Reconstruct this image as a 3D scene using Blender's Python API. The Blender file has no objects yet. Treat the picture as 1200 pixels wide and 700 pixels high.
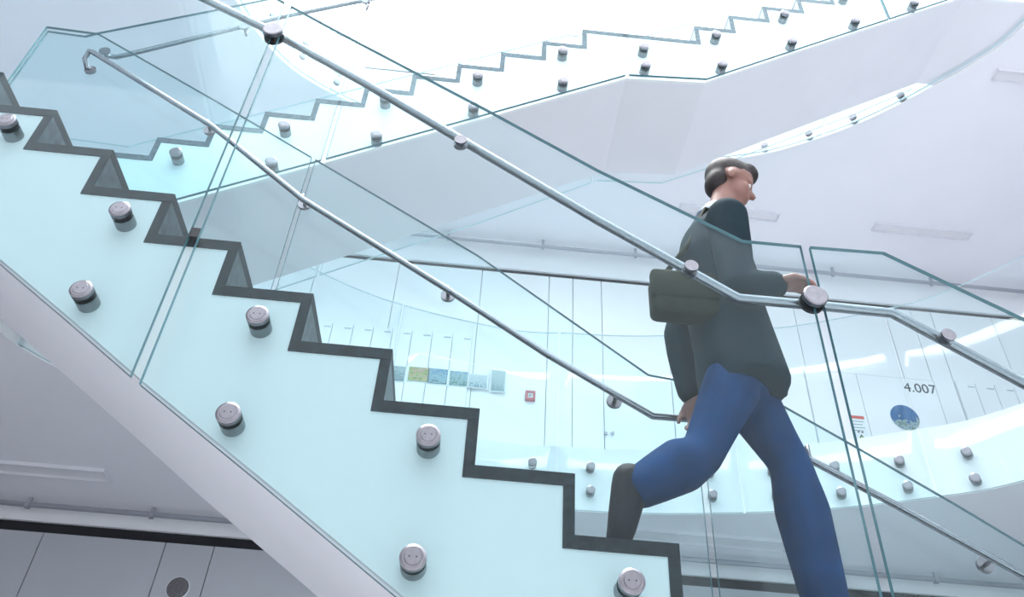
import bpy, bmesh, math, random
from mathutils import Vector, Matrix
random.seed(7)
C = bpy.context.scene.collection

# ------------------------------------------------------------------ camera
S = 0.87                                   # metres per survey unit (one stair run = 0.29 units)
F_PX, PITCH, ROLL, YAW = 951.31, 0.676795645, -0.066975745, 0.040282346
EYE = Vector((2.01908374, -2.14772185, -2.63784344))
fw = Vector((math.sin(YAW)*math.cos(PITCH), math.cos(YAW)*math.cos(PITCH), math.sin(PITCH)))
r0 = Vector((math.cos(YAW), -math.sin(YAW), 0)); d0 = fw.cross(r0)
RT = math.cos(ROLL)*r0 + math.sin(ROLL)*d0
DN = -math.sin(ROLL)*r0 + math.cos(ROLL)*d0
cam = bpy.data.cameras.new('camera'); cam.sensor_width = 36; cam.lens = F_PX/1200*36
cam.clip_start = 0.05; cam.clip_end = 200
cob = bpy.data.objects.new('camera', cam); C.objects.link(cob)
M = Matrix((RT, -DN, -fw)).transposed().to_4x4(); M.translation = EYE*S
cob.matrix_world = M
bpy.context.scene.camera = cob

# ------------------------------------------------------------------ light
W = bpy.data.worlds.new('world'); bpy.context.scene.world = W; W.use_nodes = True
bg = W.node_tree.nodes['Background']
bg.inputs[0].default_value = (0.87, 0.935, 1.0, 1); bg.inputs[1].default_value = 1.25
sc = bpy.context.scene
sc.view_settings.view_transform = 'Standard'; sc.view_settings.look = 'None'
sc.view_settings.exposure = 1.66; sc.view_settings.gamma = 1
sc.view_settings.use_curve_mapping = False
sc.cycles.transparent_max_bounces = 40; sc.cycles.max_bounces = 10; sc.cycles.diffuse_bounces = 5
sun_l = bpy.data.lights.new('daylight', 'SUN'); sun_l.energy = 2.2; sun_l.angle = 0.6; sun_l.color = (1, .99, .97)
sun_o = bpy.data.objects.new('daylight', sun_l); C.objects.link(sun_o)
sun_o.rotation_euler = (math.radians(-4), math.radians(-6), 0)

# ------------------------------------------------------------------ survey helpers (units, not metres)
def ray(px, py): return RT*((px-600)/F_PX) + DN*((py-350)/F_PX) + fw
def at(px, py, y):
    r = ray(px, py); return EYE + r*((y-EYE.y)/r.y)
def atz(px, py, z):
    r = ray(px, py); return EYE + r*((z-EYE.z)/r.z)
def xz(px, py, y):
    p = at(px, py, y); return (p.x, p.z)
def lerp_poly(P, x):                        # height of a polyline (sorted by x) at x, extrapolating
    if x <= P[0][0]: a, b = P[0], P[1]
    elif x >= P[-1][0]: a, b = P[-2], P[-1]
    else:
        for a, b in zip(P, P[1:]):
            if a[0] <= x <= b[0]: break
    return a[1] + (b[1]-a[1])*(x-a[0])/(b[0]-a[0])
def crom(P, n=6):
    P = [Vector(p) for p in P]; out = []
    for i in range(len(P)-1):
        a = P[i-1] if i else 2*P[0]-P[1]; b, c = P[i], P[i+1]; d = P[i+2] if i+2 < len(P) else 2*P[-1]-P[-2]
        for k in range(n):
            t = k/n
            out.append(.5*((2*b)+(c-a)*t+(2*a-5*b+4*c-d)*t*t+(3*b-a-3*c+d)*t**3))
    out.append(P[-1]); return out

# ------------------------------------------------------------------ materials
def mat(name, col, rough=.5, metal=0, noise=None, bump=0, spec=.5):
    m = bpy.data.materials.new(name); m.use_nodes = True; nt = m.node_tree
    b = nt.nodes['Principled BSDF']
    b.inputs['Base Color'].default_value = (*col, 1); b.inputs['Roughness'].default_value = rough
    b.inputs['Metallic'].default_value = metal; b.inputs['Specular IOR Level'].default_value = spec
    if noise:
        sc_, amt = noise
        tc = nt.nodes.new('ShaderNodeTexCoord'); n = nt.nodes.new('ShaderNodeTexNoise')
        n.inputs['Scale'].default_value = sc_; n.inputs['Detail'].default_value = 5
        nt.links.new(tc.outputs['Object'], n.inputs['Vector'])
        cr = nt.nodes.new('ShaderNodeValToRGB')
        cr.color_ramp.elements[0].position = .3; cr.color_ramp.elements[1].position = .7
        cr.color_ramp.elements[0].color = (*[max(0, c*(1-amt)) for c in col], 1)
        cr.color_ramp.elements[1].color = (*[min(1, c*(1+amt)) for c in col], 1)
        nt.links.new(n.outputs['Fac'], cr.inputs['Fac']); nt.links.new(cr.outputs['Color'], b.inputs['Base Color'])
        if bump:
            bp = nt.nodes.new('ShaderNodeBump'); bp.inputs['Strength'].default_value = bump
            nt.links.new(n.outputs['Fac'], bp.inputs['Height']); nt.links.new(bp.outputs['Normal'], b.inputs['Normal'])
    return m
def glass_mat(name, tint, refl=.55):
    m = bpy.data.materials.new(name); m.use_nodes = True; nt = m.node_tree
    nt.nodes.remove(nt.nodes['Principled BSDF'])
    t = nt.nodes.new('ShaderNodeBsdfTransparent'); t.inputs[0].default_value = (*tint, 1)
    g = nt.nodes.new('ShaderNodeBsdfGlossy'); g.inputs['Roughness'].default_value = 0.02; g.inputs[0].default_value = (.95, 1, 1, 1)
    lw = nt.nodes.new('ShaderNodeLayerWeight'); lw.inputs['Blend'].default_value = .5      # Schlick: 0.04 + 0.96 (1-cos)^5 on both faces
    pw = nt.nodes.new('ShaderNodeMath'); pw.operation = 'POWER'; pw.inputs[1].default_value = 5
    mu = nt.nodes.new('ShaderNodeMath'); mu.operation = 'MULTIPLY_ADD'; mu.inputs[1].default_value = refl; mu.inputs[2].default_value = .03*refl
    mx = nt.nodes.new('ShaderNodeMixShader')
    nt.links.new(lw.outputs['Facing'], pw.inputs[0]); nt.links.new(pw.outputs[0], mu.inputs[0]); nt.links.new(mu.outputs[0], mx.inputs[0])
    nt.links.new(t.outputs[0], mx.inputs[1]); nt.links.new(g.outputs[0], mx.inputs[2])
    nt.links.new(mx.outputs[0], nt.nodes['Material Output'].inputs[0])
    return m
MT = dict(
    white=mat('white_paint', (.86, .86, .88), .6, noise=(3, .012)),
    board=mat('stringer_board', (.462, .525, .535), .6, noise=(2, .015)),
    grey=mat('grey_wall', (.80, .80, .82), .7, noise=(2, .03)), joint=mat('joint_grey', (.60, .64, .66), .8),
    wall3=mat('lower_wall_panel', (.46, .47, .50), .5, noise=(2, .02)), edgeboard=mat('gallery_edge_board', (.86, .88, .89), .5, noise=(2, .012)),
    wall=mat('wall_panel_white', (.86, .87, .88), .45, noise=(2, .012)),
    ceil=mat('ceiling_plaster', (.86, .86, .90), .8, noise=(2, .012)),
    soffit=mat('soffit_plaster', (.80, .80, .84), .75, noise=(2, .02)),
    floor=mat('floor_screed', (.44, .44, .46), .6, noise=(3, .05)),
    granite=mat('dark_granite', (.008, .012, .016), .5, noise=(55, .7), bump=.05, spec=.15),
    riser=mat('riser_granite', (.040, .056, .066), .4, noise=(30, .6), bump=.05, spec=.3),
    granite_hazed=mat('hazed_granite', (.085, .11, .135), .5, noise=(55, .5), spec=.2), riser_hazed=mat('hazed_riser', (.34, .37, .40), .5, noise=(30, .15)),  # upper-flight copies of the granite, overexposure haze put into the lighter colour
    steel=mat('brushed_steel', (.25, .24, .26), .28, 1, noise=(60, .12)),
    pipe=mat('satin_steel', (.26, .275, .30), .25, 1),
    sleeve=mat('sleeve_steel', (.26, .28, .29), .35, 1),
    black=mat('black_rubber', (.012, .012, .014), .5),
    gap=mat('shadow_gap_black', (.012, .012, .016), .8),
    edge=mat('glass_edge', (.09, .21, .24), .15),
    edge_pale=mat('glass_edge_pale', (.55, .74, .77), .2),
    glass=glass_mat('tinted_glass', (.930, .980, .985)),
    glass2=glass_mat('clear_glass', (.975, .993, .995), .4),
    lens=mat('light_diffuser', (.80, .80, .83), .4),
    lframe=mat('light_frame', (.76, .76, .80), .5),
    track=mat('grey_pipe', (.42, .43, .48), .4, .3),
    grille=mat('speaker_grille', (.13, .12, .13), .6, noise=(120, .5)),
    vent=mat('vent_grey', (.45, .5, .52), .5),
    red=mat('alarm_red', (.42, .05, .06), .4),
    paper=mat('paper_white', (.80, .84, .86), .6),
    ink=mat('ink_grey', (.25, .28, .31), .6),
    signink=mat('sign_black', (.03, .05, .06), .5),
    redink=mat('red_ink', (.65, .10, .07), .5),
    yellow=mat('warning_green', (.45, .62, .12), .5),
)

# ------------------------------------------------------------------ mesh builder
class MB:
    def __init__(s): s.v = []; s.f = []; s.m = []; s.sm = []
    def add(s, vs, fs, mi=0, smooth=False):
        o = len(s.v); s.v += [Vector(v) for v in vs]
        for f in fs: s.f.append([o+i for i in f]); s.m.append(mi); s.sm.append(smooth)
        return s
    def box(s, x0, x1, y0, y1, z0, z1, mi=0):
        v = [(x, y, z) for x in (x0, x1) for y in (y0, y1) for z in (z0, z1)]
        return s.add(v, [(0,1,3,2),(4,6,7,5),(0,4,5,1),(2,3,7,6),(0,2,6,4),(1,5,7,3)], mi)
    def prism(s, poly, y0, y1, mi=0, side=None):         # polygon in x,z pushed along y
        n = len(poly); side = mi if side is None else side
        v = [(p[0], y0, p[1]) for p in poly] + [(p[0], y1, p[1]) for p in poly]
        a = sum(poly[i][0]*poly[(i+1) % n][1]-poly[(i+1) % n][0]*poly[i][1] for i in range(n))
        fr = list(range(n)); bk = list(range(2*n-1, n-1, -1))
        if a < 0: fr.reverse(); bk.reverse()
        s.add(v, [fr, bk], mi); o = len(s.v)-2*n
        for i in range(n):
            j = (i+1) % n; q = [o+j, o+i, o+n+i, o+n+j]
            if a < 0: q.reverse()
            s.f.append(q); s.m.append(side); s.sm.append(False)
        return s
    def slab(s, poly, z0, z1, mi=0, side=None):          # polygon in x,y pushed along z
        n = len(poly); side = mi if side is None else side
        v = [(p[0], p[1], z0) for p in poly] + [(p[0], p[1], z1) for p in poly]
        a = sum(poly[i][0]*poly[(i+1) % n][1]-poly[(i+1) % n][0]*poly[i][1] for i in range(n))
        lo = list(range(n-1, -1, -1)); up = list(range(n, 2*n))
        if a < 0: lo.reverse(); up.reverse()
        s.add(v, [lo, up], mi); o = len(s.v)-2*n
        for i in range(n):
            j = (i+1) % n; q = [o+i, o+j, o+n+j, o+n+i]
            if a < 0: q.reverse()
            s.f.append(q); s.m.append(side); s.sm.append(False)
        return s
    def tube(s, path, r, n=12, mi=0, caps=True):
        P = [Vector(p) for p in path]; rings = []; up = None
        for i, p in enumerate(P):
            t = ((P[i+1]-p).normalized() if i+1 < len(P) else Vector()) + ((p-P[i-1]).normalized() if i else Vector())
            t.normalize()
            if up is None: up = t.orthogonal().normalized()
            up = (up - t*up.dot(t)).normalized(); sd = t.cross(up)
            rr = r[i] if isinstance(r, (list, tuple)) else r
            k = 1
            if 0 < i < len(P)-1:
                c = (P[i+1]-p).normalized().dot(t); k = 1/max(c, .5)
            rings.append([p + (up*math.cos(2*math.pi*j/n)+sd*math.sin(2*math.pi*j/n))*rr for j in range(n)])
        v = [q for R in rings for q in R]; f = []
        for i in range(len(P)-1):
            for j in range(n): f.append((i*n+j, i*n+(j+1) % n, (i+1)*n+(j+1) % n, (i+1)*n+j))
        s.add(v, f, mi, True)
        if caps:
            o = len(s.v)-len(v)
            for q in (list(range(n-1, -1, -1)), list(range(len(v)-n, len(v)))):
                s.f.append([o+i for i in q]); s.m.append(mi); s.sm.append(False)
        return s
    def lathe_y(s, c, prof, n=24, mi=0):                 # profile [(y, r)] around an axis along y
        v = []; f = []
        for y, r in prof:
            for j in range(n):
                a = 2*math.pi*j/n; v.append((c[0]+r*math.cos(a), c[1]+y, c[2]+r*math.sin(a)))
        for i in range(len(prof)-1):
            for j in range(n): f.append((i*n+j, i*n+(j+1) % n, (i+1)*n+(j+1) % n, (i+1)*n+j))
        s.add(v, f, mi, False)
        o = len(s.v)-len(v)
        for q in (list(range(n-1, -1, -1)), list(range(len(v)-n, len(v)))):
            s.f.append([o+i for i in q]); s.m.append(mi); s.sm.append(False)
        return s
    def mesh(s, name, org=Vector()):
        me = bpy.data.meshes.new(name)
        me.from_pydata([tuple((v-org)*S) for v in s.v], [], s.f)
        for i, p in enumerate(me.polygons): p.material_index = s.m[i]; p.use_smooth = s.sm[i]
        bm = bmesh.new(); bm.from_mesh(me); bmesh.ops.recalc_face_normals(bm, faces=bm.faces[:]); bm.to_mesh(me); bm.free()
        me.update(); return me
    def build(s, name, mats, parent=None, org=None, loc=None):
        """org: the thing's base in survey units (mesh is stored relative to it)"""
        org = org if org is not None else (parent['o'] if parent and 'o' in parent else (0, 0, 0))
        org = Vector(org)
        me = s.mesh(name, org)
        for m in (mats if isinstance(mats, (list, tuple)) else [mats]): me.materials.append(MT[m] if isinstance(m, str) else m)
        o = bpy.data.objects.new(name, me); C.objects.link(o)
        if parent is not None: o.parent = parent
        else: o.location = org*S
        ORG[o.name] = org
        return o
ORG = {}
def tag(o, label=None, cat=None, group=None, kind=None):
    if label: o['label'] = label
    if cat: o['category'] = cat
    if group: o['group'] = group
    if kind: o['kind'] = kind
    return o
class Thing:
    """an Empty at the thing's base; parts are added with part()"""
    def __init__(s, name, base, label=None, cat=None, group=None, kind=None):
        s.base = Vector(base); s.o = bpy.data.objects.new(name, None); C.objects.link(s.o)
        s.o.location = s.base*S; s.o.empty_display_size = .1; tag(s.o, label, cat, group, kind)
    def part(s, name, mb, mats, parent=None):
        o = mb.build(name, mats, None, s.base); o.location = (0, 0, 0); o.parent = parent or s.o
        return o
    def share(s, name, me, loc, parent=None):           # a part that shares mesh data (local mesh)
        o = bpy.data.objects.new(name, me); C.objects.link(o); o.parent = parent or s.o
        o.location = (Vector(loc)-s.base)*S if parent is None else (0, 0, 0)
        return o

# ------------------------------------------------------------------ levels and plan (survey units)
CZ = EYE.z
Z4B, Z4T = CZ+2.70, CZ+3.24               # gallery slab of level 4: underside, top
Z5B, Z5T = CZ+6.40, CZ+6.94               # slab of level 5
Z3 = Z4T-3.70                              # floor of level 3
YW3, YW4 = 4.55, 4.85                      # back walls
def plan(pts, z): return [(p.x, p.y) for p in (atz(a, b, z) for a, b in pts)]
bot = plan([(665,598),(735,602),(800,603),(860,602),(950,598),(1010,593),(1100,580),(1200,560)], Z4B)
top = plan([(560,517),(640,526),(735,531),(830,531),(920,528),(1010,520),(1100,510),(1200,496)], Z4T)
def avg(x): return .65*lerp_poly(bot, x)+.35*lerp_poly(top, x)
left4 = plan([(0,390),(28,410),(60,428),(100,446)], Z4B)
xs = [2.2, 2.8, 3.3, 3.8, 4.3, 4.8, 5.3, 5.75]
HOLE4 = [(-1.25,-3.2),(-1.25,-.5),(-1.15,.9)] + left4 + [(.2,2.98),(1.1,3.52)] + [(x, avg(x)) for x in xs] + [(6.25,2.05),(6.5,1.2),(6.5,-.5),(6.5,-3.2)]
left5 = plan([(275,0),(310,50),(340,80),(370,100),(397,114)], Z5B)
right5 = plan([(845,188),(900,180),(950,166),(1000,148),(1050,125),(1100,98),(1145,72),(1200,30)], Z5B)
HOLE5 = [(-.95,-3.2),(-.95,-.5),(-.75,.9)] + left5 + [(1.2,3.3),(2.1,3.55),(3.1,3.55)] + right5 + [(6.6,.3),(6.6,-.8),(6.6,-3.2)]
def curve(P): return [(v.x, v.y) for v in crom([(a, b, 0) for a, b in P], 6)]
CV4, CV5 = curve(HOLE4), curve(HOLE5)
def offset(P, d):                           # towards the inside of the hole (to the right of travel)
    out = []
    for i, p in enumerate(P):
        a = Vector(P[max(i-1, 0)]); b = Vector(P[min(i+1, len(P)-1)]); t = (b-a).normalized()
        out.append((p[0]+t.y*d, p[1]-t.x*d))
    return out
def hit(px, py, P):                         # where the line of sight meets a vertical face over plan curve P
    r = ray(px, py); best = None
    for i in range(len(P)-1):
        ax, ay = P[i]; bx, by = P[i+1]; dx, dy = bx-ax, by-ay
        den = r.x*dy-r.y*dx
        if abs(den) < 1e-9: continue
        s_ = ((ax-EYE.x)*dy-(ay-EYE.y)*dx)/den; u = ((ax-EYE.x)*r.y-(ay-EYE.y)*r.x)/den
        if -1e-6 <= u <= 1+1e-6 and s_ > .5 and (best is None or s_ > best[0]):
            best = (s_, EYE+r*s_, Vector((dx, dy, 0)).normalized())
    return best

# ------------------------------------------------------------------ setting: floor, slabs, walls
fl = MB().box(-9, 15, -7, YW3+.3, Z3-.2, Z3).build('floor', 'floor'); tag(fl, kind='structure')
for nm, bx in (('wall_front', (-9.3, 15.3, -7.3, -7, Z3, 9)), ('wall_left', (-9.3, -9, -7, YW4+.15, Z3, 9)), ('wall_right', (15, 15.3, -7, YW4+.15, Z3, 9))):
    tag(MB().box(*bx).build(nm, 'grey'), kind='structure')
def gallery_slab(name, cv, zb, zt, yb):
    poly = cv + [(15, cv[-1][1]), (15, yb), (-9, yb), (-9, cv[0][1])]
    o = MB().slab(poly, zb, zt).build('ceiling', 'ceil'); return tag(o, kind='structure')
gallery_slab('ceiling', CV4, Z4B, Z4T, YW4+.3)
gallery_slab('ceiling', CV5, Z5B, Z5T, YW4+.3)

def clad(name, cv, zb, zt, ztop, joints, standoffs, first=0):
    """glass cladding and balustrade that follow the edge of a slab"""
    t = Thing(name, (cv[len(cv)//2][0], cv[len(cv)//2][1], zb), kind='structure')
    inn = offset(cv, .012); g0 = offset(cv, .055); g1 = offset(cv, .071)
    mb = MB(); n = len(cv)
    v = [(p[0], p[1], z) for z in (zb-.004, zt+.012) for p in cv] + [(p[0], p[1], z) for z in (zb-.004, zt+.012) for p in inn]
    f = []
    for i in range(n-1):
        f += [(i, i+1, n+i+1, n+i), (2*n+i, 3*n+i, 3*n+i+1, 2*n+i+1), (n+i, n+i+1, 3*n+i+1, 3*n+i), (i, 2*n+i, 2*n+i+1, i+1)]
    mb.add(v, f); t.part('edge_board', mb, 'edgeboard')
    cuts = [first]+sorted(j for j in joints if j > first)+[n-1]
    for a, b in zip(cuts, cuts[1:]):
        ids = list(range(a, b+1)); mb = MB(); k = len(ids)
        A = [Vector(g0[i]) for i in ids]; B = [Vector(g1[i]) for i in ids]
        for L in (A, B):                      # small open joint between neighbouring panes
            L[0] = L[0]+(L[1]-L[0]).normalized()*.008; L[-1] = L[-1]+(L[-2]-L[-1]).normalized()*.008
        v = [(p.x, p.y, z) for L in (A, B) for z in (zb-.02, ztop) for p in L]
        for i in range(k-1):
            mb.f += [[i, i+1, k+i+1, k+i], [2*k+i, 3*k+i, 3*k+i+1, 2*k+i+1]]; mb.m += [0, 0]; mb.sm += [True, True]
            mb.f += [[k+i, k+i+1, 3*k+i+1, 3*k+i], [i, 2*k+i, 2*k+i+1, i+1]]; mb.m += [1, 1]; mb.sm += [False]*2
        mb.f += [[0, k, 3*k, 2*k], [k-1, 3*k-1, 4*k-1, 2*k-1]]; mb.m += [1, 1]; mb.sm += [False]*2
        mb.v = [Vector(p) for p in v]
        t.part('glass_pane', mb, ['glass2', 'edge_pale'])
    for px, py in standoffs:
        h = hit(px, py, g0)
        if not h: continue
        standoff(t, h[1], .036, h[2])
    return t

# ------------------------------------------------------------------ standoffs: sleeve > cap, gasket
def lathe_mesh(name, prof, m, n=24, holes=False):
    mb = MB().lathe_y((0, 0, 0), prof, n)
    if holes:
        for sx in (-.4, .4):
            mb.lathe_y((sx*prof[0][1]*1.1, prof[0][0]-.0006, 0), [(0, .0022), (.0008, .0022)], 8, 1)
    me = mb.mesh(name); me.materials.append(MT[m])
    if holes: me.materials.append(MT['black'])
    return me
G0 = -.050                                  # glass sits this far in front of the boards
SO_R = .0355
ME_SLEEVE = lathe_mesh('standoff_sleeve', [(G0+.006, SO_R*.97), (.004, SO_R*.97)], 'sleeve')
ME_GASK = lathe_mesh('standoff_gasket', [(G0-.016, SO_R*.99), (G0-.008, SO_R*.99)], 'black')
ME_CAP = lathe_mesh('standoff_cap', [(G0-.036, SO_R*.62), (G0-.034, SO_R*.66), (G0-.034, SO_R*.80), (G0-.030, SO_R), (G0-.016, SO_R)], 'steel', holes=True)
def standoff(t, p, r=SO_R, tang=None):
    """p: centre on the glass plane (survey units)"""
    if tang is None: ang = 0; base = Vector((p[0], p[1]-G0, p[2]))
    else:
        ang = math.atan2(tang.y, tang.x); nrm = Vector((tang.y, -tang.x, 0)); base = Vector(p)+nrm*G0
    o = t.share('standoff', ME_SLEEVE, base)
    o.rotation_euler = (0, 0, ang); k = r/SO_R; o.scale = (k, 1, k)
    t.share('gasket', ME_GASK, None, o); t.share('cap', ME_CAP, None, o)
    return o

G4TOP = hit(480, 352, offset(CV4, .055))[1].z-.08
def nearest(cv, px, py):
    p = hit(px, py, cv)[1]; return min(range(len(cv)), key=lambda i: (cv[i][0]-p.x)**2+(cv[i][1]-p.y)**2)
j4 = [nearest(CV4, *q) for q in ((471, 416), (655, 560), (872, 560), (1085, 540))] + [14]
t4 = clad('trim_1', CV4, Z4B, Z4T, G4TOP, set(j4),
     [(624,543),(692,548),(762,551),(832,553),(905,552),(978,547),(1054,541),(1133,531),
      (692,576),(762,578),(835,581),(910,581),(986,578),(1064,571),(1143,562)], first=19)
j5 = [nearest(CV5, *q) for q in ((397, 114), (967, 160))] + [14, 40]
clad('trim_2', CV5, Z5B, Z5T, Z5T+.95, set(j5),
     [(318,20),(357,53),(353,68),(398,83),(394,98),(896,172),(948,158),(1000,139),(1056,113)])

# ---- back walls: a backing with separate panels, shadow gap and bulkhead above
def back_wall(name, y, z0, zgap, gap, zc, joints, ybulk, pm='wall'):
    t = Thing(name, (2, y, z0), kind='structure')
    t.part('backing', MB().box(-9.05, 15.05, y+.03, y+.15, z0, zc), 'joint')
    t.part('shadow_gap', MB().box(-9.05, 15.05, y+.012, y+.03, zgap-gap, zgap), 'gap')
    xs_ = [-9]+sorted(joints)+[15]
    for a, b in zip(xs_, xs_[1:]):
        g = .008
        t.part('panel', MB().box(a+g/2, b-g/2, y, y+.035, z0+.01, zgap-gap), pm)
    t.part('bulkhead', MB().box(-9.05, 15.05, ybulk, y+.1, zgap, zc-.002), 'white')
    return t
zg4 = at(735, 329, YW4).z; zg3 = at(300, 633, YW3).z
def jx(px, py, y): return at(px, py, y).x
J4 = [jx(*p, YW4) for p in ((462,345),(562,355),(641,420),(671,400),(706,400),(786,440),(822,470),(945,435),(1093,447),(1056,430),(1118,449),(1200,470))]
J4 += [min(J4)-.9, min(J4)-1.8, max(J4)+1, max(J4)+2]
wall4 = back_wall('wall_back', YW4, Z4T, zg4, .05, Z5B, J4, YW4-.02)
J3 = [jx(*p, YW3) for p in ((45,640),(187,660),(245,663),(1040,697))]; J3 += [min(J3)-1, J3[2]+1.1, J3[2]+2.2, max(J3)+1.1]
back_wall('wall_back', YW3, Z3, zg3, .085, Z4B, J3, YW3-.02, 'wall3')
zg5 = at(440, 79, YW4).z
back_wall('wall_back', YW4, Z5T, zg5, .05, zg5+.40, [x+.4 for x in J4], YW4-.02)

# ---- grey pipes with brackets under each ceiling
def pipe(y, z, x0, x1, brx, r, label):
    t = Thing('ceiling_pipe', ((x0+x1)/2, y, z), label, 'pipe')
    t.part('pipe', MB().tube([(x0, y, z), (x1, y, z)], r, 10), 'track')
    for x in brx:
        t.part('bracket', MB().box(x-.016, x+.016, y-.026, y+.026, z-.03, z+.015).box(x-.014, x+.014, y-.012, y+.012, z+.015, z+.09), 'track')
yp4 = YW4-.16; z4p = at(735, 298, yp4).z
pipe(yp4, z4p, -5, 11, [jx(p, 300, yp4) for p in (522, 636, 745, 860, 971, 1081, 1187)], .022, 'grey ceiling pipe on brackets along the upper back wall')
yp3 = YW3-.16; z3p = at(270, 611, yp3).z
pipe(yp3, z3p, -5, 11, [jx(p, 600, yp3) for p in (29, 179, 330, 925, 1075)], .022, 'grey ceiling pipe on brackets along the lower back wall under the gallery')
z5p = at(440, 45, yp4).z
pipe(yp4, z5p, -5, 11, [jx(p, 45, yp4) for p in (385, 463, 540)], .02, 'grey pipe high on the top back wall behind the upper stair')

# ---- recessed slot lights in the two ceilings
def slot_light(c0, c1, c2, z, label):
    a, b, c = (atz(*p, z) for p in (c0, c1, c2)); x0, x1 = a.x, b.x; y0, y1 = a.y, a.y+max(.12, c.y-b.y)
    t = Thing('ceiling_light', ((x0+x1)/2, (y0+y1)/2, z), label, 'light')
    f = MB(); w = .012
    f.box(x0, x1, y0, y0+w, z-.03, z).box(x0, x1, y1-w, y1, z-.03, z).box(x0, x0+w, y0+w, y1-w, z-.03, z).box(x1-w, x1, y0+w, y1-w, z-.03, z)
    t.part('frame', f, 'lframe'); t.part('diffuser', MB().box(x0+w, x1-w, y0+w, y1-w, z-.008, z), 'lens')
slot_light((1027,260),(1143,268),(1141,278), Z5B, 'slim white slot light in the upper ceiling, the middle one at right')
slot_light((798,238),(915,248),(913,258), Z5B, 'slim white slot light in the upper ceiling behind the head of the walking person')
slot_light((1170,80),(1290,88),(1290,98), Z5B, 'slim white slot light in the upper ceiling cut by the right picture edge')
slot_light((-60,534),(124,551),(121,563), Z4B, 'slim white slot light in the lower ceiling at the far left')
slot_light((722,616),(928,634),(926,646), Z4B, 'slim slot light under the curved gallery seen behind the legs of the walking person')

# ------------------------------------------------------------------ staircases
def glass_poly(t, xs0, xs1, topP, botP, y, th=.016, name='glass_panel', mats=('glass', 'edge')):
    P = [(xs0, lerp_poly(botP, xs0))] + [p for p in botP if xs0 < p[0] < xs1] + [(xs1, lerp_poly(botP, xs1))]
    Q = [(xs0, lerp_poly(topP, xs0))] + [p for p in topP if xs0 < p[0] < xs1] + [(xs1, lerp_poly(topP, xs1))]
    return t.part(name, MB().prism(P + Q[::-1], y-th/2, y+th/2, 0, 1), list(mats))
TH_T, TH_R = .040, .034
def stair_body(t, treads, risers, botP, y0, y1, rise_dir, bm_='board', gm='granite', rm='riser'):
    """treads [(x0,x1,z)], risers [(x,zlow,zhigh)] (visible face at x); rise_dir -1: rises to the left"""
    for x0, x1, z in treads:
        a, b = (x0-TH_R*.0, x1) if rise_dir < 0 else (x0, x1)
        t.part('tread', MB().box(a, b, y0-.004, y1, z-TH_T, z), gm)
    for x, zl, zh in risers:
        a, b = (x-TH_R, x) if rise_dir < 0 else (x, x+TH_R)
        m_ = MB().box(a, b, y0-.003, y1, zl-TH_T*.999, zh-TH_T); m_.m[2] = 1; t.part('riser', m_, [rm, gm])
    seq = sorted(treads); up = []
    for x0, x1, z in seq: up += [(x0, z-TH_T*.8), (x1, z-TH_T*.8)]
    lo = [(seq[0][0], lerp_poly(botP, seq[0][0])+.03)] + [(p[0], p[1]+.03) for p in botP if seq[0][0] < p[0] < seq[-1][1]] + [(seq[-1][1], lerp_poly(botP, seq[-1][1])+.03)]
    if rise_dir < 0:                          # pull the board behind the riser faces
        up = [(x-(.012 if i % 2 else 0), z) for i, (x, z) in enumerate(up)]
        up = [((x-.012) if i % 2 == 0 and i else x, z) for i, (x, z) in enumerate(up)]
    else:
        up = [((x+.012) if (i % 2 == 0 and i) or i % 2 else x, z) for i, (x, z) in enumerate(up)]
    ls = [(x, z+.03) for x, z in lo]
    t.part('stringer', MB().prism(up[::-1]+lo, y0, y0+.022), bm_)
    t.part('stringer', MB().prism(up[::-1]+ls, y1-.05, y1), bm_)
    for (xa, za), (xb, zb) in zip(lo, lo[1:]):
        if abs(xb-xa) < .25: continue
    # soffit: one board per straight stretch
    K = [lo[0]]
    for i in range(1, len(lo)-1):
        s0 = (lo[i][1]-lo[i-1][1])/(lo[i][0]-lo[i-1][0]); s1 = (lo[i+1][1]-lo[i][1])/(lo[i+1][0]-lo[i][0])
        if abs(s0-s1) > .3: K.append(lo[i])
    K.append(lo[-1])
    for (xa, za), (xb, zb) in zip(K, K[1:]):
        mid = [p for p in lo if xa < p[0] < xb]; L = [(xa, za)]+mid+[(xb, zb)]
        t.part('soffit', MB().prism(L + [(x, z+.03) for x, z in L[::-1]], y0+.022, y1), 'soffit')

# --- front flight, rising to the left
A = {1:(67,130),2:(132.9,177.7),3:(203.4,230),4:(281,286.5),5:(366.2,346.5),6:(459.2,411.4),7:(561.7,480.8),8:(673.2,556.7),9:(795.6,638.7)}
B = {1:(44.3,167),2:(111.4,217.7),3:(186.6,273.7),4:(266,334.3),5:(354.3,399.4),6:(451,468.8),7:(557.2,545),8:(673.9,627)}
AX = {i: xz(*p, 0) for i, p in A.items()}; BX = {i: xz(*p, 0) for i, p in B.items()}
X = {i: (AX[i][0]+BX[i][0])/2 if i in BX else AX[i][0] for i in AX}
Z = {i: (AX[i][1]+BX[i-1][1])/2 if i-1 in BX else AX[i][1] for i in AX}
for i in (0, -1, -2): X[i] = X[i+1]-.29; Z[i] = Z[i+1]+.194
Z[-3] = Z4T; X[-3] = X[-2]-.29
Z[10] = Z[9]-.192; XL = 3.444                # half landing
W1 = .80
f1 = Thing('staircase', (2.6, .4, Z[10]-.4), 'nearest staircase, glass sided with dark granite steps, rising to the left in front', 'staircase')
tr = [(X[i-1], X[i], Z[i]) for i in range(-2, 10)]; ri = [(X[i], Z[i+1], Z[i]) for i in range(-2, 10)]
tr.append((X[9], XL, Z[10])); ri.append((XL, Z[10]-.192, Z[10]))
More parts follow.
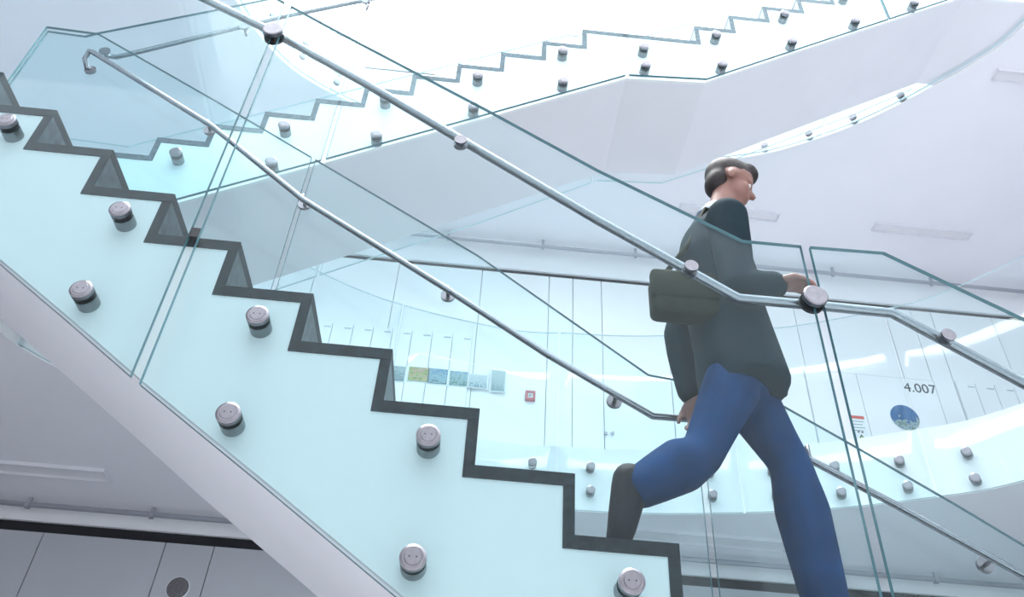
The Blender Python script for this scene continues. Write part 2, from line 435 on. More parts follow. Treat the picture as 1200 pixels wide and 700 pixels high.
for k in range(5):
    tr.append((XL+.29*k, XL+.29*(k+1), Z[10]-.192*(k+1))); ri.append((XL+.29*(k+1), Z[10]-.192*(k+2), Z[10]-.192*(k+1)))
tr.append((-1.9, X[-3], Z4T)); ri.append((X[-3], Z[-2], Z4T))
bp = [xz(*p, G0) for p in ((0,310),(80,378),(160,448),(300,563),(460,697))]
sl = (bp[-1][1]-bp[0][1])/(bp[-1][0]-bp[0][0])
XB = 2.62; ZB = bp[-1][1]+sl*(XB-bp[-1][0])
BOT1 = [(-1.9, bp[0][1]-sl*(bp[0][0]+.9)), (-.9, bp[0][1]-sl*(bp[0][0]+.9))] + bp + [(XB, ZB), (XL-.15, ZB), (XL+1.6, ZB-.192/.29*(1.75))]
stair_body(f1, tr, ri, BOT1, 0, W1, -1)
TOP1 = [xz(*p, G0) for p in ((330,2),(400,40),(575,132),(700,200),(870,283),(945,290),(1035,297),(1200,375))]
JN = [jx(225, 283, G0), (jx(962, 370, G0)+jx(1040, 700, G0))/2]
gj = .017
for a, b in ((-1.35, JN[0]-gj), (JN[0]+gj, JN[1]-gj), (JN[1]+gj, 4.9)):
    glass_poly(f1, a, b, TOP1, BOT1, G0)
f1.part('spacer', MB().box(JN[0]-gj*.9, JN[0]+gj*.9, G0-.006, G0+.012, Z[4]-TH_T, Z[4]), 'black')
YF = .86
FB = [xz(*p, YF) for p in ((0,358),(151,498),(253,584),(385,698))]
BOT1F = [(-1.2, FB[0][1]+.6)] + FB + [(XB, ZB+.02), (XL-.15, ZB+.02), (XL+1.6, ZB+.02-.192/.29*1.75)]
TOP1F = [xz(*p, YF) for p in ((55,32),(115,40),(250,117),(560,300),(760,440),(815,450),(878,454),(990,517),(1120,592),(1200,640))]
JF = [jx(345, 260, YF), (jx(813, 450, YF)+jx(840, 700, YF))/2]
for a, b in ((TOP1F[0][0], JF[0]-.012), (JF[0]+.012, JF[1]-.014), (JF[1]+.014, 4.7)):
    glass_poly(f1, a, b, TOP1F, BOT1F, YF)
so1 = [(8,143),(141,247),(302,371),(502,512),(740,683),(96,341),(268,486),(484,655)]
for p in so1: standoff(f1, at(*p, G0-.02)+Vector((0, .02, 0)))
standoff(f1, (JN[0]-1.35, G0, -.02)); 
for x, z in ((3.05, Z[10]-.14), (3.05, Z[10]-.34), (2.46, Z[9]-.50), (3.6, Z[10]-.4), (3.6, Z[10]-.7)): standoff(f1, (x, G0, z))
for k in range(6):                           # fixings of the far side glass (outer face)
    o = standoff(f1, (.2+.565*k, YF, -.3-.375*k)); o.location.y = (W1-f1.base.y)*S; o.rotation_euler = (0, 0, math.pi)

def handrail(t, path, r, brackets, name='handrail'):
    h = t.part(name, MB().tube(path, r, 14), 'pipe')
    for b in brackets: t.part('bracket', b, ['steel', 'black'], h)
    return h
YR = G0+.050
NR = [at(*p, YR) for p in ((150,-44),(240,-1),(320,38),(430,99),(540,164),(700,258),(865,350),(955,358),(1045,367),(1200,450),(1330,522))]
bks = []
for (px, py) in ((320,36),(540,162),(811,310),(955,348),(1113,391)):
    c = at(px, py, G0-.02); joint = px in (320, 955)
    R = .043 if joint else .027
    z_r = lerp_poly([(p.x, p.z) for p in NR], c.x)
    mb = MB()
    if joint:
        mb.lathe_y((c.x, G0, c.z), [(-.034, R*.9), (-.030, R), (-.014, R)], 28, 0)
        mb.lathe_y((c.x, G0, c.z), [(-.014, R*.96), (-.008, R*.96)], 24, 1)
        mb.lathe_y((c.x, G0, c.z), [(.008, R), (.022, R)], 24, 1)
    else:
        mb.lathe_y((c.x, G0, c.z), [(.008, R), (.018, R)], 28, 0)
        mb.lathe_y((c.x, G0, c.z), [(-.016, R*.9), (-.008, R*.9)], 28, 0)
    mb.tube([(c.x, G0+.01, c.z), (c.x, YR, z_r)], .010, 8, 0)
    bks.append(mb)
handrail(f1, NR, .018, bks)
YFR = YF-.08
FRp = [(110,62),(247,147),(355,234),(525,340),(640,415),(765,488),(850,495),(900,513),(1040,587),(1200,675),(1330,745)]
FR = [at(*p, YFR) for p in FRp]
hook = [FR[0]+Vector((-.012, .065, -.075)), FR[0]+Vector((-.03, .055, -.07)), FR[0]+Vector((-.045, .02, -.035)), FR[0]+Vector((-.03, 0, .012))]
bks = []
for (px, py) in ((246,149),(357,236),(525,343),(720,467),(817,498),(940,528),(1155,659)):
    c = at(px, py+3, YF-.02); zr = lerp_poly([(p.x, p.z) for p in FR], c.x)
    mb = MB().lathe_y((c.x, YF, c.z), [(-.022, .034), (-.008, .034)], 20, 0)
    mb.tube([(c.x, YF-.02, c.z), (c.x, YFR, c.z+.0), (c.x, YFR, zr)], .009, 8, 0); bks.append(mb)
mb = MB().lathe_y((hook[0].x, YF, hook[0].z), [(-.022, .032), (-.008, .032)], 20, 0); bks.append(mb)
handrail(f1, hook+FR, .015, bks)

# --- second flight behind, rising to the right
Y2 = 1.25; W2 = Y2+.88
N2 = [(184.3,161.4),(249.4,145.1),(310.6,130.9),(370,116.6),(426,103),(483.4,87.1),(535.5,74.9),(586.3,61.6),(635,48.6),(681.9,35.5)]
B2 = [(175,183),(241,167),(304,152),(364,137),(424,120.6),(480,106.6),(534,93.2),(585.9,79.9),(634.8,66.9),(682.8,53.2)]
N3 = [(813,31.4),(853.7,19.3),(892.7,7.7),(935,-2)]; B3 = [(815.6,47.6),(856.2,34.7),(896,21.9),(934,12),(972.8,2.6)]
n2 = [xz(*p, Y2) for p in N2]; b2 = [xz(*p, Y2) for p in B2]; n3 = [xz(*p, Y2) for p in N3]; b3 = [xz(*p, Y2) for p in B3]
rx = [(n2[i][0]+b2[i][0])/2 for i in range(10)] + [(n3[i][0]+b3[i][0])/2 for i in range(4)] + [b3[4][0]]
nz = [n2[i][1] for i in range(10)]+[p[1] for p in n3]; bz = [p[1] for p in b2]+[p[1] for p in b3]
tz = [bz[0]] + [(nz[i]+bz[i+1])/2 for i in range(14)]     # tread height before riser i
while len(rx) < 20: rx.append(rx[-1]+.285); tz.append(tz[-1]+.185)
tr2 = [(rx[i-1], rx[i], tz[i]) for i in range(1, len(rx))]; ri2 = [(rx[i], tz[i], tz[i+1]) for i in range(len(rx)-1)]
tr2.append((rx[-1], rx[-1]+.45, tz[-1]+.185)); ri2.append((rx[-1], tz[-1], tz[-1]+.185))
x_, z_ = rx[0], tz[0]
for k in range(2):
    tr2.append((x_-.285, x_, z_)); ri2.append((x_-.285, z_-(z_-Z4T if k else .18), z_)); x_ -= .285; z_ -= .18
tr2.append((x_-1.1, x_, Z4T))
f2 = Thing('staircase', (2.9, 1.7, 1.9), 'upper staircase behind, glass sided with granite step edges coloured paler for overexposure haze, rising to the right', 'staircase')
GB2 = [xz(*p, Y2+G0) for p in ((210,233),(380,187),(560,137),(735,88),(828,93),(970,46),(1110,0))]
s2 = (GB2[3][1]-GB2[0][1])/(GB2[3][0]-GB2[0][0]); s3 = (GB2[-1][1]-GB2[4][1])/(GB2[-1][0]-GB2[4][0])
BOT2 = [(-1.9, GB2[0][1]-s2*(GB2[0][0]+.5)), (-.5, GB2[0][1]-s2*(GB2[0][0]+.5))]+GB2[:-1]+[(GB2[-1][0]+(Z5B-.02-GB2[-1][1])/s3, Z5B-.02), (7.2, Z5B-.02)]
stair_body(f2, tr2, ri2, BOT2, Y2, W2, 1, 'edgeboard', 'granite_hazed', 'riser_hazed')
T2 = [xz(*p, Y2+G0) for p in ((56,37),(100,43),(116,39),(238,15))]
st2 = (T2[3][1]-T2[2][1])/(T2[3][0]-T2[2][0])
def up2(x): return T2[3][1]+.62*(x-T2[3][0])
TOP2 = T2+[(2.55, up2(2.55)), (3.1, up2(2.55)), (7, up2(2.55)+.63*3.9)]
J2 = [jx(379, 187, Y2+G0), jx(735, 88, Y2+G0), jx(1042, 22, Y2+G0)]
for a, b in ((T2[0][0], J2[0]-.014), (J2[0]+.014, J2[1]-.014), (J2[1]+.014, J2[2]-.006), (J2[2]+.006, 6.0)):
    glass_poly(f2, a, b, TOP2, BOT2, Y2+G0)
so2 = [(206,179),(333,147),(451,114),(560,88),(660,59),(755,55),(757,76),(840,40),(847,75),(920,16),(929,48),(1003,24),(991,-6),(1072,3),
       (203,263),(318,190),(441,158),(555,125),(660,95)]
for p in so2: standoff(f2, at(*p, Y2+G0-.02)+Vector((0, .02, 0)))
YF2 = W2+.05
FB2 = [xz(*p, YF2) for p in ((325,336),(560,259),(700,209),(775,212),(845,190),(1000,132),(1145,74))]
q0 = (FB2[2][1]-FB2[0][1])/(FB2[2][0]-FB2[0][0]); q1 = (FB2[-1][1]-FB2[3][1])/(FB2[-1][0]-FB2[3][0])
BOT2F = [(-2, Z4T+.02), (-.5, Z4T+.02), (-.45, FB2[0][1]-q0*(FB2[0][0]+.45)-.025)]+[(x, z-.025) for x, z in FB2[:-1]]; BOT2F += [(FB2[-1][0]+(Z5B-.02-FB2[-1][1]+.025)/q1, Z5B-.02), (7.2, Z5B-.02)]
TOP2F = [(x, z+.03) for x, z in TOP2]
JF2 = [(2.75)]
for a, b in ((-1.9, .85), (.87, 2.75), (2.77, 4.8), (4.82, 5.75)):
    glass_poly(f2, a, b, TOP2F, BOT2F, YF2, mats=('glass2', 'edge_pale'))
for x in [.13+.565*k for k in range(10)]:
    z = lerp_poly(BOT2F, x)
    for dz in (.18, .5):
        o = standoff(f2, (x, YF2, z+dz)); o.location.y = (W2-f2.base.y)*S; o.rotation_euler = (0, 0, math.pi)
YR2 = Y2+G0+.085
R2 = [at(*p, YR2) for p in ((128,66),(136,67),(150,64),(240,42),(330,20),(440,-2),(560,-30))]
fl0 = at(123, 61, Y2+G0+.02); R2 = [Vector((fl0.x, Y2+G0+.01, fl0.z)), Vector((fl0.x+.005, YR2-.03, fl0.z-.004))] + R2
bks = [MB().lathe_y((fl0.x, Y2+G0, fl0.z), [(.008, .036), (.020, .036)], 20, 0)]
for (px, py) in ((286,32),(429,2)):
    c = at(px, py-3, Y2+G0); zr = lerp_poly([(p.x, p.z) for p in R2[2:]], c.x)
    bks.append(MB().lathe_y((c.x, Y2+G0, c.z), [(.008, .034), (.02, .034)], 20, 0).tube([(c.x, Y2+G0+.01, c.z), (c.x, YR2, c.z), (c.x, YR2, zr)], .009, 8, 0))
handrail(f2, R2, .016, bks)

# ------------------------------------------------------------------ things on the gallery wall
def rect(x0y0, x1y1, y):
    a, b = at(*x0y0, y), at(*x1y1, y); return min(a.x, b.x), max(a.x, b.x), min(a.z, b.z), max(a.z, b.z)
def print_mat(name, cols, scale, stretch, grad=0):
    m = bpy.data.materials.new(name); m.use_nodes = True; nt = m.node_tree; b = nt.nodes['Principled BSDF']
    tc = nt.nodes.new('ShaderNodeTexCoord'); mp = nt.nodes.new('ShaderNodeMapping'); mp.inputs['Scale'].default_value = stretch
    n = nt.nodes.new('ShaderNodeTexNoise'); n.inputs['Scale'].default_value = scale*1.8; n.inputs['Detail'].default_value = 4
    sx = nt.nodes.new('ShaderNodeSeparateXYZ'); ma = nt.nodes.new('ShaderNodeMath'); ma.operation = 'MULTIPLY_ADD'
    ma.inputs[1].default_value = grad; cr = nt.nodes.new('ShaderNodeValToRGB')
    nt.links.new(tc.outputs['Generated'], mp.inputs[0]); nt.links.new(mp.outputs[0], n.inputs['Vector'])
    nt.links.new(tc.outputs['Generated'], sx.inputs[0]); nt.links.new(sx.outputs['Z'], ma.inputs[0])
    nt.links.new(n.outputs['Fac'], ma.inputs[2]); nt.links.new(ma.outputs[0], cr.inputs[0]); nt.links.new(cr.outputs[0], b.inputs['Base Color'])
    el = cr.color_ramp.elements
    el[0].position = cols[0][0]; el[0].color = (*[q**1.5*.62 for q in cols[0][1]], 1); el[1].position = cols[-1][0]; el[1].color = (*[q**1.5*.62 for q in cols[-1][1]], 1)
    for p, c in cols[1:-1]: e = el.new(p); e.color = (*[q**1.5*.62 for q in c], 1)
    b.inputs['Roughness'].default_value = .4
    return m
PR = [
 ((460,428),(474,446), print_mat('print_trees', [(.35,(.03,.12,.16)),(.5,(.25,.45,.5)),(.62,(.75,.85,.86))], 5, (4,1,.8), .1), 'narrow print of pale trunks, first photo print by the stair edge'),
 ((479,429),(501,447), print_mat('print_leaf', [(.3,(.02,.08,.08)),(.42,(.25,.42,.10)),(.52,(.62,.72,.25)),(.62,(.75,.45,.35)),(.7,(.8,.7,.6))], 2.2, (1,1,2), .1), 'photo print of yellow green and pink leaves'),
 ((503,431),(524,450), print_mat('print_lake', [(.3,(.04,.16,.2)),(.48,(.18,.40,.45)),(.6,(.5,.72,.78)),(.8,(.16,.45,.70))], 3, (1,1,1.5), .25), 'blue photo print of a lake, just right of the yellow green leaf print'),
 ((527,434),(548,452), print_mat('print_meadow', [(.3,(.06,.2,.2)),(.5,(.25,.5,.45)),(.62,(.6,.78,.8)),(.8,(.2,.48,.68))], 3.6, (1,1,1.4), .2), 'blue green photo print, third to the right of the narrow trunk print'),
 ((550,438),(571,454), print_mat('print_peaks', [(.35,(.1,.25,.33)),(.5,(.4,.58,.66)),(.6,(.75,.86,.89)),(.8,(.82,.9,.92))], 4, (2,1,.8), .3), 'faded grey print of jagged shapes, second from the red alarm box'),
 ((576,433),(592,458), print_mat('print_forest', [(.3,(.02,.15,.30)),(.45,(.25,.42,.46)),(.55,(.62,.74,.76)),(.75,(.7,.8,.82))], 3, (7,1,.5), .25), 'tall narrow print of bare trees, nearest the red alarm box'),
]
for a, b, m, lab in PR:
    x0, x1, z0, z1 = rect(a, b, YW4-.05); x0 += .008; x1 -= .008
    t = Thing('photo_print', ((x0+x1)/2, YW4-.04, z0), lab, 'picture', 'photo prints on the gallery wall')
    t.part('mount', MB().box(x0-.012, x1+.012, YW4-.034, YW4-.0285, z0-.012, z1+.012), 'paper')
    t.part('print', MB().box(x0, x1, YW4-.041, YW4-.034, z0, z1), m)
x0, x1, z0, z1 = rect((616,458), (627,469.5), YW4-.03)
t = Thing('fire_alarm', ((x0+x1)/2, YW4-.02, z0), 'small square red fire alarm call point with white centre on the wall', 'alarm')
fm = MB(); w = (x1-x0)*.24
fm.box(x0, x1, YW4-.04, YW4, z0, z0+w).box(x0, x1, YW4-.04, YW4, z1-w, z1).box(x0, x0+w, YW4-.04, YW4, z0+w, z1-w).box(x1-w, x1, YW4-.04, YW4, z0+w, z1-w)
t.part('housing', fm, 'red'); wn = t.part('window', MB().box(x0+w, x1-w, YW4-.03, YW4, z0+w, z1-w), 'paper')
t.part('button', MB().lathe_y(((x0+x1)/2, YW4-.03, (z0+z1)/2), [(-.008, .014), (0, .014)], 12), 'ink', wn)

# lockers: thin bodies on the wall, each with a door and a vent slot
def locker(xa, xb, z0, z1, label, group):
    t = Thing('locker', ((xa+xb)/2, YW4-.015, z0), label, 'locker', group)
    t.part('body', MB().box(xa, xb, YW4-.008, YW4, z0, z1+.012), 'joint')
    d = t.part('door', MB().box(xa+.004, xb-.004, YW4-.028, YW4-.008, z0+.004, z1), 'wall')
    w = xb-xa
    t.part('vent_slot', MB().box(xb-w*.42, xb-w*.08, YW4-.031, YW4-.028, z1-.06, z1-.045), 'vent', d)
xl = [jx(px, 392, YW4) for px in (364,388,413,437,460,483,507,531,554)]
zl = at(430, 384, YW4).z
ORD = ('first', 'second', 'third', 'fourth', 'fifth', 'sixth', 'seventh', 'eighth')
for k, (a, b) in enumerate(zip(xl, xl[1:])): locker(a, b, Z4T+.02, zl, 'narrow white locker behind the photo prints, %s of the row from the left' % ORD[k], 'lockers behind the photo prints')
xr = [jx(px, py, YW4) for px, py in ((1118,449),(1140,451),(1163,453),(1186,455),(1210,458))]
zr_ = at(1150, 452, YW4).z
for k, (a, b) in enumerate(zip(xr, xr[1:])): locker(a, b, Z4T+.02, zr_, 'narrow white locker right of the room number, %s of its row from the left' % ORD[k], 'lockers at the right wall end')

# room door with two leaves, cupboard knobs
t = Thing('door_1', (at(1020,440,YW4).x, YW4, Z4T), kind='structure')
xd = [jx(942,434,YW4), jx(1003,441,YW4), jx(1093,447,YW4)]; zd = at(1010, 440, YW4).z
t.part('recess', MB().box(xd[0]-.01, xd[2]+.01, YW4-.003, YW4, Z4T, zd+.01), 'vent')
for a, b in zip(xd, xd[1:]): t.part('leaf', MB().box(a+.004, b-.004, YW4-.012, YW4-.003, Z4T+.01, zd), 'wall')
for px, py in ((710,508),(718,508),(838,516),(846,517)):
    p = at(px, py, YW4-.02)
    wall4.part('knob', MB().lathe_y((p.x, YW4, p.z), [(-.03, .016), (-.012, .018), (-.01, .008), (0, .008)], 12), 'track')
def text_mesh(body, size):
    cu = bpy.data.curves.new('number', 'FONT'); cu.body = body; cu.size = size; cu.extrude = .002; cu.align_x = 'CENTER'; cu.align_y = 'CENTER'
    o = bpy.data.objects.new('number', cu); C.objects.link(o); bpy.context.view_layer.update()
    me = bpy.data.meshes.new_from_object(o.evaluated_get(bpy.context.evaluated_depsgraph_get()))
    bpy.data.objects.remove(o); bpy.data.curves.remove(cu); me.name = 'room_number'; return me
c = at(1078.5, 455.5, YW4-.02); me = text_mesh('4.007', .128*S*1.25)
me.materials.clear(); me.materials.append(MT['signink'])
o = bpy.data.objects.new('room_number', me); C.objects.link(o); o.location = c*S; o.location.y = (YW4-.0135)*S; o.rotation_euler = (math.radians(90), 0, 0)
tag(o, 'black room number 4.007 on the white wall above the round picture', 'sign')
# round picture
c = at(1060.5, 489.5, YW4-.02); pr = .150; 
m = print_mat('print_rock', [(.25,(.05,.14,.16)),(.42,(.16,.26,.27)),(.55,(.45,.60,.58)),(.66,(.60,.72,.72)),(.70,(.04,.28,.55)),(.9,(.05,.33,.62))], 3.2, (1,1,1), .48)
m.node_tree.nodes['Noise Texture'].inputs['Detail'].default_value = 6
t = Thing('round_picture', (c.x, YW4-.012, c.z), 'round sticker of a rocky island under blue sky below the room number', 'picture')
t.part('backing', MB().lathe_y((c.x, YW4-.012, c.z), [(-.006, pr*1.04), (0, pr*1.04)], 40), 'paper')
t.part('print', MB().lathe_y((c.x, YW4-.018, c.z), [(-.003, pr), (0, pr)], 40), m)
# paper notice with warning sticker
x0, x1, z0, z1 = rect((995,488.5), (1013,519), YW4-.02)
x0, z1 = at(994.5, 488, YW4).x, at(1003, 488.5, YW4).z; x1 = at(1011.5, 490, YW4).x; z0 = at(1012, 519, YW4).z
t = Thing('notice', ((x0+x1)/2, YW4-.013, z0), 'white paper notice with red header on the door beside the round picture', 'notice')
t.part('sheet', MB().box(x0, x1, YW4-.016, YW4-.012, z0, z1), 'paper')
t.part('header', MB().box(x0, x1, YW4-.018, YW4-.016, z1-.035, z1), 'redink')
mb = MB(); hh = z1-z0
for k in range(4): mb.box(x0+.012, x1-.015-.02*(k % 2), YW4-.018, YW4-.016, z1-.07-.036*k, z1-.063-.036*k)
t.part('text_lines', mb, 'ink')
t.part('small_marks', MB().box(x0+.05, x0+.065, YW4-.018, YW4-.016, z1-.2, z1-.18).box(x0+.085, x0+.105, YW4-.018, YW4-.016, z1-.2, z1-.185), 'signink')
p = at(1010.5, 519, YW4)
t = Thing('warning_sign', (p.x, YW4-.02, p.z), 'small dark edged green warning triangle stuck under the paper notice', 'sign')
hh = .085; ww = .052
t.part('border', MB().prism([(p.x-ww, p.z), (p.x+ww, p.z), (p.x, p.z+hh)], YW4-.020, YW4-.0165), 'signink')
t.part('field', MB().prism([(p.x-ww*.66, p.z+.012), (p.x+ww*.66, p.z+.012), (p.x, p.z+hh*.74)], YW4-.022, YW4-.020), 'yellow')
# round loudspeaker on the lower wall
c = at(208.5, 690, YW3)
t = Thing('loudspeaker', (c.x, YW3, c.z), 'round dark loudspeaker grille set in the lower left wall', 'speaker')
t.part('rim', MB().lathe_y((c.x, YW3, c.z), [(-.012, .088), (-.008, .093), (0, .093)], 32), 'lframe')
t.part('grille', MB().lathe_y((c.x, YW3-.012, c.z), [(-.008, .05), (-.004, .083), (0, .086)], 32), 'grille')

# ------------------------------------------------------------------ the walking person
def fuse(mb, voxel=.014, smooth=6, name='fused'):
    """one continuous skin over overlapping lofts"""
    me = mb.mesh(name); o = bpy.data.objects.new(name, me); C.objects.link(o)
    r = o.modifiers.new('r', 'REMESH'); r.mode = 'VOXEL'; r.voxel_size = voxel*S; r.use_smooth_shade = True
    if smooth:
        m = o.modifiers.new('s', 'SMOOTH'); m.factor = .5; m.iterations = smooth
    bpy.context.view_layer.update()
    out = bpy.data.meshes.new_from_object(o.evaluated_get(bpy.context.evaluated_depsgraph_get()))
    bpy.data.objects.remove(o); bpy.data.meshes.remove(me)
    q = MB(); q.add([v.co/S for v in out.vertices], [list(p.vertices) for p in out.polygons], 0, True)
    bpy.data.meshes.remove(out); return q
def loft(mb, secs, n=18, up=Vector((0, 1, 0)), cap=.8):
    """secs [(centre, half width along 'up' side, half depth)], rounded ends"""
    Pn = [Vector(s_[0]) for s_ in secs]; rings = []
    def ring(c, t, a, b):
        sd = (up-t*up.dot(t)).normalized(); fr = t.cross(sd)
        return [c+sd*math.cos(2*math.pi*j/n)*a+fr*math.sin(2*math.pi*j/n)*b for j in range(n)]
    k = len(secs)
    for i, (c, a, b) in enumerate(secs):
        t = (Pn[min(i+1, k-1)]-Pn[max(i-1, 0)]).normalized()
        if i == 0:
            for q in (.35, .75): rings.append(ring(Pn[0]-t*min(a, b)*math.sqrt(1-q*q)*cap, t, a*q, b*q))
        rings.append(ring(Pn[i], t, a, b))
        if i == k-1:
            for q in (.75, .35): rings.append(ring(Pn[i]+t*min(a, b)*math.sqrt(1-q*q)*cap, t, a*q, b*q))
    v = [p for R_ in rings for p in R_]; f = []
    for i in range(len(rings)-1):
        for j in range(n): f.append((i*n+j, i*n+(j+1) % n, (i+1)*n+(j+1) % n, (i+1)*n+j))
    f += [tuple(range(n-1, -1, -1)), tuple(range((len(rings)-1)*n, len(rings)*n))]
    return mb.add(v, f, 0, True)
def egg(mb, c, ax, rad, n=16):
    """ellipsoid with axes ax (3 vectors) and radii rad"""
    v = []; f = []
    for i in range(n+1):
        for j in range(n):
            a = math.pi*(i+.001*(i == 0)-.001*(i == n))/n; b = 2*math.pi*j/n
            l = (math.sin(a)*math.cos(b), math.sin(a)*math.sin(b), math.cos(a))
            v.append(Vector(c)+sum((ax[q]*l[q]*rad[q] for q in range(3)), Vector()))
    for i in range(n):
        for j in range(n): f.append((i*n+j, i*n+(j+1) % n, (i+1)*n+(j+1) % n, (i+1)*n+j))
    return mb.add(v, f, 0, True)
YP = .40
def P(px, py, dy=0): return at(px, py, YP+dy)
MT.update(skin=mat('skin', (.24, .115, .09), .5, noise=(20, .08)), hair=mat('dark_brown_hair', (.020, .014, .014), .6, noise=(60, .5)),
    jacket=mat('slate_jacket', (.006, .019, .028), .8, noise=(8, .18), spec=.1), jeans=mat('blue_jeans', (.003, .032, .105), .85, noise=(9, .22), spec=.1),
    shoe=mat('black_shoe', (.004, .005, .009), .6, spec=.15), sole=mat('shoe_sole', (.04, .04, .045), .7), shirt=mat('pale_shirt', (.55, .62, .72), .7),
    bag=mat('olive_bag', (.013, .018, .010), .7, noise=(40, .3), spec=.1), eye=mat('eye_white', (.7, .7, .7), .3))
pel = P(866, 430); che = P(839, 312); nkb = P(838, 264); hd = P(855, 219)
pel.y = che.y = nkb.y = hd.y = YP
hipR = pel+Vector((-.01, -.055, -.03)); hipL = pel+Vector((.02, .08, -.03))
kneeR = P(822, 533, -.06); ankR = P(745, 574, -.06); toeR = P(739, 622, -.06)
kneeL = P(926, 545, .09); ankL = Vector((3.24, YP+.09, Z[10]+.13)); toeL = ankL+Vector((.22, 0, -.085))
shR = nkb+Vector((-.02, -.195, -.135)); shL = nkb+Vector((-.02, .195, -.10))
elbR = P(866, 338, -.25); haR = P(916, 334, -.24)
elbL = shL+Vector((-.12, .05, -.35)); haL = elbL+Vector((.04, .02, -.33))
person = Thing('person', (pel.x, YP, Z[10]), 'person walking down to the right on the stair, dark jacket, blue jeans, one heel raised', 'person')
up = (hd-nkb).normalized(); fwd = Vector((1, 0, -.32)); fwd = (fwd-up*fwd.dot(up)).normalized(); sid = Vector((0, 1, 0)); AX3 = (fwd, sid, up)
mix = lambda a, b, t: a.lerp(b, t)
def limb(mb, pts, k=1.0, e=0.0): return loft(mb, [(p, r*k+e, r*k+e) for p, r in pts], 14)
ARM = lambda s_, e_, h_: [(s_, .066), (mix(s_, e_, .5), .056), (e_, .045), (mix(e_, h_, .3), .045), (mix(e_, h_, .85), .035)]
LEG = lambda h_, k_, a_: [(h_+Vector((0, 0, .02)), .098), (mix(h_, k_, .35), .092), (mix(h_, k_, .75), .072), (k_, .064), (mix(k_, a_, .3), .064), (mix(k_, a_, .7), .050), (a_, .042)]
TORSO = [(pel+Vector((0, 0, -.04)), .152, .115), (mix(pel, che, .4), .132, .098), (mix(pel, che, .8), .158, .112), (che, .168, .115), (mix(che, nkb, .45), .160, .100), (mix(che, nkb, .92), .085, .075)]
mb = MB(); loft(mb, TORSO, 24)
for h_, k_, a_, t_ in ((hipR, kneeR, ankR, toeR), (hipL, kneeL, ankL, toeL)):
    limb(mb, LEG(h_, k_, a_)); limb(mb, [(a_, .040), (mix(a_, t_, .35), .022), (mix(a_, t_, .7), .014)])
for s_, e_, h_ in ((shR, elbR, haR), (shL, elbL, haL)): limb(mb, ARM(s_, e_, h_))
loft(mb, [(nkb-up*.03, .070, .070), (mix(nkb, hd, .35), .056, .058), (mix(nkb, hd, .8), .06, .065)])
egg(mb, hd+up*.045-fwd*.012, AX3, (.112, .090, .098)); egg(mb, hd-up*.035+fwd*.022, AX3, (.080, .070, .085))
egg(mb, hd-up*.095+fwd*.052, AX3, (.036, .036, .028)); egg(mb, hd+up*.022+fwd*.068, AX3, (.034, .066, .016))
loft(mb, [(hd+up*.012+fwd*.092, .012, .012), (hd-up*.022+fwd*.118, .018, .016)], 10)
egg(mb, hd-up*.060+fwd*.088, AX3, (.016, .030, .014))
for q in (-1, 1):
    egg(mb, hd-up*.005-fwd*.012+sid*q*.090, AX3, (.024, .012, .036)); egg(mb, hd-up*.02+fwd*.055+sid*q*.045, AX3, (.03, .024, .022))
def hand(mb, pa, el, side):                  # palm, four unequal curled fingers, thumb from the palm's side
    d = (pa-el).normalized(); cu = Vector((0, 0, -1)); cu = (cu-d*cu.dot(d)).normalized(); ac = d.cross(cu)
    egg(mb, pa, (d, ac, cu), (.058, .044, .024))
    for o_, L in ((-.034, .082), (-.011, .098), (.012, .092), (.034, .070)):
        b_ = pa+ac*o_+d*.038; limb(mb, [(b_, .0125), (b_+d*L*.45+cu*.004, .012), (b_+d*L*.8+cu*L*.25, .011), (b_+d*L*.9+cu*L*.6, .010)])
    b_ = pa-d*.015+ac*side*-.034; limb(mb, [(b_, .016), (b_+d*.035-ac*side*.032+cu*.01, .014), (b_+d*.075-ac*side*.036+cu*.035, .011)])
hand(mb, haR, elbR, 1); hand(mb, haL, elbL, -1)
bd = person.part('body', fuse(mb, .010, 3), 'skin')
for q in (-1, 1):
    e_ = person.part('eye', egg(MB(), hd+fwd*.080+sid*q*.036+up*.004, AX3, (.010, .013, .008), 10), 'eye', bd)
hm = MB(); egg(hm, hd+up*.062-fwd*.022, AX3, (.114, .095, .094)); egg(hm, hd-up*.005-fwd*.055, AX3, (.062, .080, .075)); egg(hm, hd+up*.115+fwd*.05, AX3, (.062, .07, .038))
person.part('hair', fuse(hm, .012, 3), 'hair')
jk = MB()
loft(jk, [(pel+Vector((.01, 0, -.13)), .225, .165), (pel+Vector((.0, 0, -.03)), .215, .162), (pel+Vector((-.01, 0, .12)), .19, .155)] + [(c-Vector((.016, 0, 0)), a+.028, b+.036) for c, a, b in TORSO[2:-1]] + [(mix(che, nkb, .98), .108, .095)], 24, cap=.12)
for s_, e_, h_ in ((shR, elbR, haR), (shL, elbL, haL)): limb(jk, ARM(s_, e_, h_), 1, .022)
jo = person.part('jacket', fuse(jk, .014, 4), 'jacket')
person.part('collar', MB().tube([mix(nkb, hd, .02), mix(nkb, hd, .30)], [.098, .076], 18), 'shirt')
jj = MB(); loft(jj, [(pel+Vector((0, 0, -.09)), .155, .115), (pel+Vector((0, 0, .05)), .155, .118)], 20)
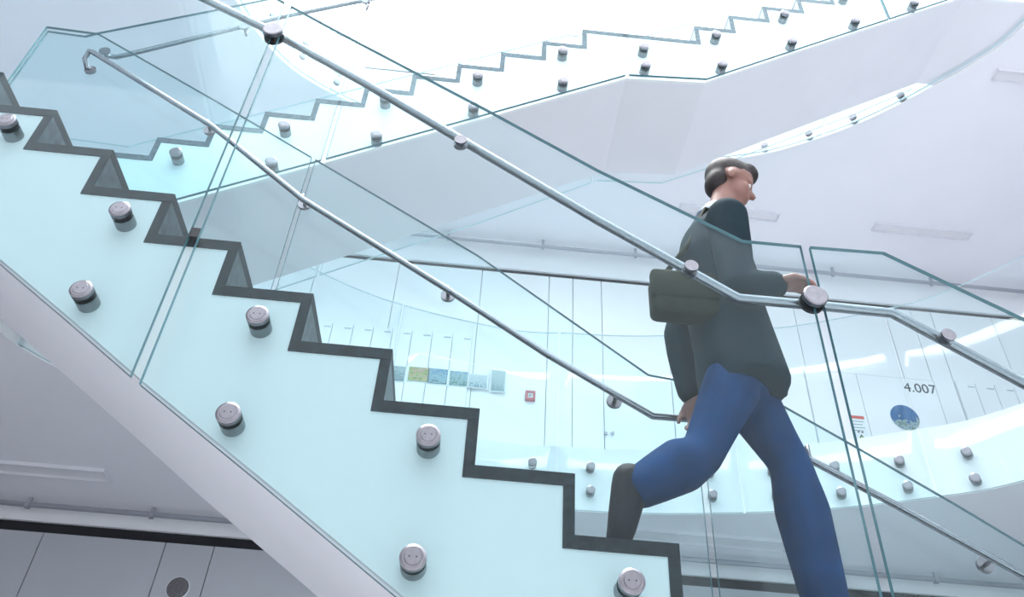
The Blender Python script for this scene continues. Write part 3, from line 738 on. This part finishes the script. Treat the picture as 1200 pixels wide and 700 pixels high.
for h_, k_, a_ in ((hipR, kneeR, ankR), (hipL, kneeL, ankL)):
    L_ = LEG(h_, k_, a_); limb(jj, [(p, r+.014+.02*(i > 3)) for i, (p, r) in enumerate(L_[:-1])]+[(mix(L_[-2][0], L_[-1][0], .95), .072)])
person.part('jeans', fuse(jj, .014, 4), 'jeans')
for ank, toe, kn in ((ankR, toeR, kneeR), (ankL, toeL, kneeL)):
    dn = (toe-ank).normalized(); sd = (ank-kn).normalized(); sd = (sd-dn*sd.dot(dn)).normalized()
    m_ = MB(); limb(m_, [(ank-sd*.03-dn*.01, .055), (ank+sd*.035-dn*.03, .055)])
    loft(m_, [(ank+sd*.025-dn*.04, .058, .060), (ank+sd*.025+dn*.06, .060, .058), (ank+sd*.03+dn*.15, .062, .048), (ank+sd*.04+dn*.24, .045, .034)], 14)
    sh = person.part('shoe', fuse(m_, .012, 3), 'shoe')
# bag worn at the hip
bc = P(806, 352, -.10)
bag = Thing('shoulder_bag', (bc.x, bc.y, bc.z-.09), 'dark olive shoulder bag worn at the back of the walking person', 'bag')
def rbox(c, hx, hy, hz, r):
    bm = bmesh.new(); bmesh.ops.create_cube(bm, size=2)
    for v in bm.verts: v.co = Vector((v.co.x*hx, v.co.y*hy, v.co.z*hz))
    bmesh.ops.bevel(bm, geom=bm.edges[:], offset=r, segments=3, affect='EDGES', profile=.5)
    mb = MB(); bm.verts.index_update(); mb.add([v.co+Vector(c) for v in bm.verts], [[v.index for v in f.verts] for f in bm.faces], 0, True); bm.free(); return mb
bag.part('pouch', rbox(bc, .15, .055, .095, .03), 'bag')
bag.part('flap', rbox(bc+Vector((.0, -.035, .035)), .155, .03, .07, .02), 'bag')
bag.part('strap', MB().tube([bc+Vector((-.13, .02, .06)), che+Vector((-.14, -.1, .02)), nkb+Vector((-.07, -.09, .0)), nkb+Vector((.02, -.10, -.03)), che+Vector((.10, -.12, -.02)), che+Vector((.10, -.15, -.14)), bc+Vector((.13, -.02, .06))], .012, 8), 'bag')
